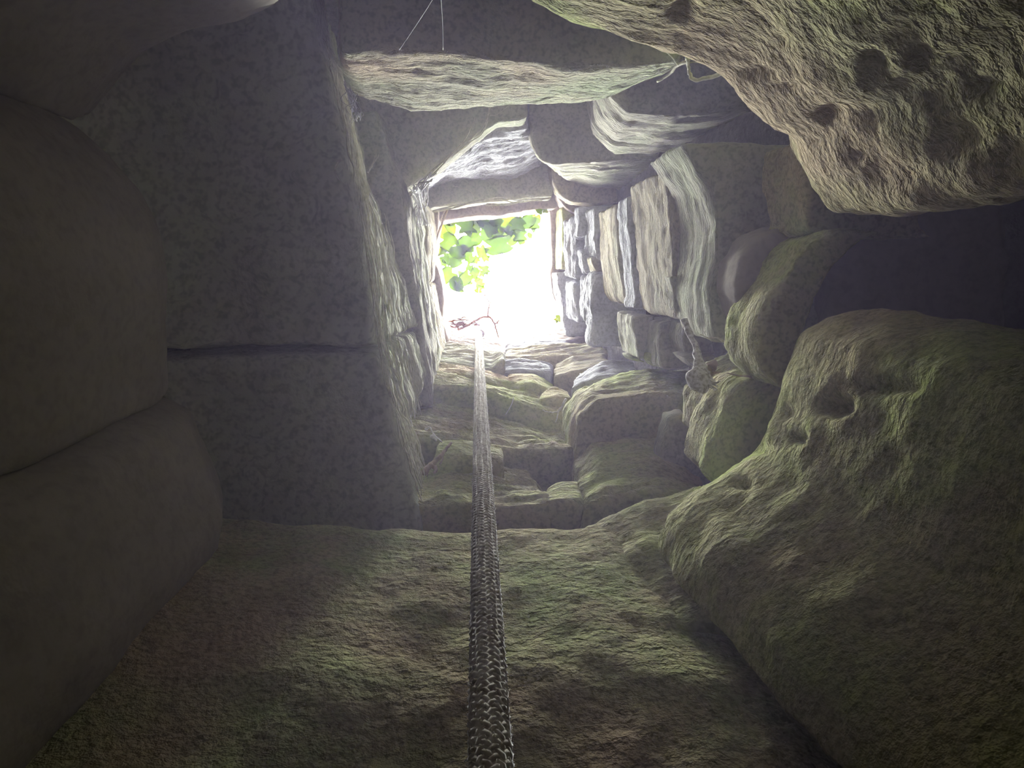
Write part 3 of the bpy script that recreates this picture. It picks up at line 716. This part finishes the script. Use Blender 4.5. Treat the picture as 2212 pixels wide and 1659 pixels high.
def build_dead_root():
    rnd = random.Random(5)
    Z = 1.26
    bm = bmesh.new()
    path = [(1478, 690, 1.33), (1490, 722, 1.31), (1502, 745, Z + .03), (1508, 775, Z + .01), (1512, 800, Z), (1510, 822, Z - .01), (1520, 848, Z - .02)]
    pts = curve_pts([P(*p) for p in path], 6)
    rad = np.interp(np.linspace(0, 1, len(pts)), [0, .3, .5, .66, .8, .92, 1], [.006, .006, .008, .016, .026, .018, .004])
    tube_bm(bm, pts, list(rad), 14)
    for v in bm.verts:
        n = fbm(np.array([v.co]) * 60, 2)[0] * .006
        v.co += Vector((n, n * .6, -n))
    root = tag(link('dead_root', mesh_of(bm, 'dead_root'), 'dead_grey'), 'grey withered root with a swollen clotted end hanging down the right wall', 'root')
    for k in range(9):
        bm = bmesh.new(); x, y = 1518 + rnd.uniform(-6, 26), 822 + rnd.uniform(-20, 20)
        stem(bm, [(1512, 815, Z), (x, y, Z - .02), (x + rnd.uniform(5, 20), y + rnd.uniform(-12, 12), Z - .03)], .004, .0015, 5, .001, rnd)
        link('rootlet', mesh_of(bm, 'rootlet'), 'dead_grey', root)
    for k in range(5):
        me = LEAVES[7].copy(); o = link('withered_leaf', me, 'dead_leaf', root)
        o.matrix_world = Matrix.Translation(P(1535 + rnd.uniform(-14, 18), 802 + rnd.uniform(-16, 16), Z - .01)) @ Matrix.Rotation(rnd.uniform(0, 6), 4, 'Z') @ Matrix.Rotation(rnd.uniform(.4, 1.4), 4, 'X') @ Matrix.Diagonal((.03, .03, .03, 1))
build_dead_root()

twig_thing('withered_stem', 'brown withered stem with papery shreds caught on the mossy stone left of the rope', 'twig', 'dead_leaf', [
    ([(975, 956, 1.48), (962, 972, 1.46), (952, 985, 1.44), (938, 998, 1.42), (926, 1008, 1.4), (915, 1022, 1.38)], .0030, .007), ([(950, 982, 1.44), (956, 990, 1.43), (950, 1003, 1.42)], .0022, .0015),
    ([(930, 1005, 1.4), (940, 1012, 1.39), (938, 1022, 1.38)], .006, .003), ([(922, 1010, 1.39), (910, 1022, 1.37), (904, 1036, 1.36)], .004, .001), ([(928, 1008, 1.4), (922, 1030, 1.37)], .002, .001)])
twig_thing('white_rootlet', 'small bright white rootlet in the dark corner beside the mossy stones', 'root', 'root_white', [
    ([(918, 928, 1.55), (928, 924, 1.54), (934, 934, 1.53), (942, 944, 1.52), (955, 955, 1.51)], .0030, .0015), ([(932, 942, 1.52), (938, 948, 1.52), (942, 952, 1.52)], .0055, .003)])
twig_thing('pale_root', 'pale forked root hanging beside the lower tip of the left slabs', 'root', 'root_white', [
    ([(876, 872, 1.60), (884, 884, 1.58), (886, 905, 1.55), (889, 922, 1.53), (893, 940, 1.50)], .0035, .0028), ([(884, 884, 1.58), (876, 884, 1.58), (865, 886, 1.57)], .0024, .001), ([(891, 875, 1.58), (896, 892, 1.57), (896, 905, 1.56)], .0022, .0012),
    ([(868, 922, 1.5), (878, 927, 1.5), (880, 945, 1.48)], .003, .001)])
twig_thing('root_spur', 'pale pointed root spur poking from the corner of the big mossy stone', 'root', 'root_white', [
    ([(1222, 862, 1.85), (1212, 882, 1.83), (1200, 891, 1.82), (1186, 890, 1.81), (1172, 886, 1.80)], .0040, .0008), ([(1206, 890, 1.82), (1203, 904, 1.81), (1200, 912, 1.81)], .002, .001)])
twig_thing('white_strand', 'short white fibre stuck across the dark band under the long mossy slab', 'root', 'root_white', [
    ([(1110, 858, 1.94), (1104, 876, 1.93), (1092, 896, 1.92)], .0012, .0006)])
twig_thing('corner_stick', 'slim grey stick leaning in the upper left corner of the mouth', 'twig', 'dry_stem', [
    ([(976, 432, 3.0), (966, 455, 2.98), (954, 485, 2.96), (942, 520, 2.94)], .0050, .004), ([(964, 450, 2.98), (958, 460, 2.97), (952, 474, 2.96)], .004, .003)])
twig_thing('wall_root', 'curling root tendril on the dark slab beside the frayed roots', 'root', 'root_pale', [
    ([(795, 372, 1.27), (806, 352, 1.28), (812, 335, 1.29), (813, 322, 1.29)], .0020, .0008), ([(806, 352, 1.28), (816, 340, 1.29), (818, 334, 1.29)], .001, .0006)])
twig_thing('fringe_root', 'thin root curling out from the frayed roots on the left slabs', 'root', 'root_pale', [
    ([(740, 345, 1.23), (728, 352, 1.23), (724, 368, 1.23), (730, 385, 1.23), (738, 395, 1.23)], .0022, .0012)])

# ------------------------------------------------------------------ haze in the shaft
def haze(name, bounds, z0, z1, dens, label):
    hz = slab_box(name, *bounds, CAM_H + z0, CAM_H + z1, 'earth')
    m = bpy.data.materials.new(name); m.use_nodes = True; nt = m.node_tree
    nt.nodes.remove(nt.nodes['Principled BSDF'])
    v = nd(nt, 'ShaderNodeVolumeScatter'); v.inputs['Color'].default_value = (*HAZE_COL, 1); v.inputs['Density'].default_value = dens; v.inputs['Anisotropy'].default_value = 0.2
    nt.links.new(v.outputs[0], nt.nodes['Material Output'].inputs['Volume'])
    hz.data.materials.clear(); hz.data.materials.append(m)
    tag(hz, label, 'haze', kind='stuff')
haze('haze', (-0.62, 0.74, -0.50, 0.50), 0.40, 1.288, HAZE_LOW, 'pale bluish haze hanging between the boulders of the lower shaft')
haze('haze', (-0.24, 0.49, -0.42, 0.48), 1.290, 1.90, HAZE_MID, 'pale bluish haze hanging between the slabs and the mossy stones')
haze('haze', (-0.20, 0.46, -0.38, 0.44), 1.902, 3.34, HAZE_HIGH, 'faint haze thinning out towards the mouth of the shaft')

bpy.data.objects.remove(_tmp)
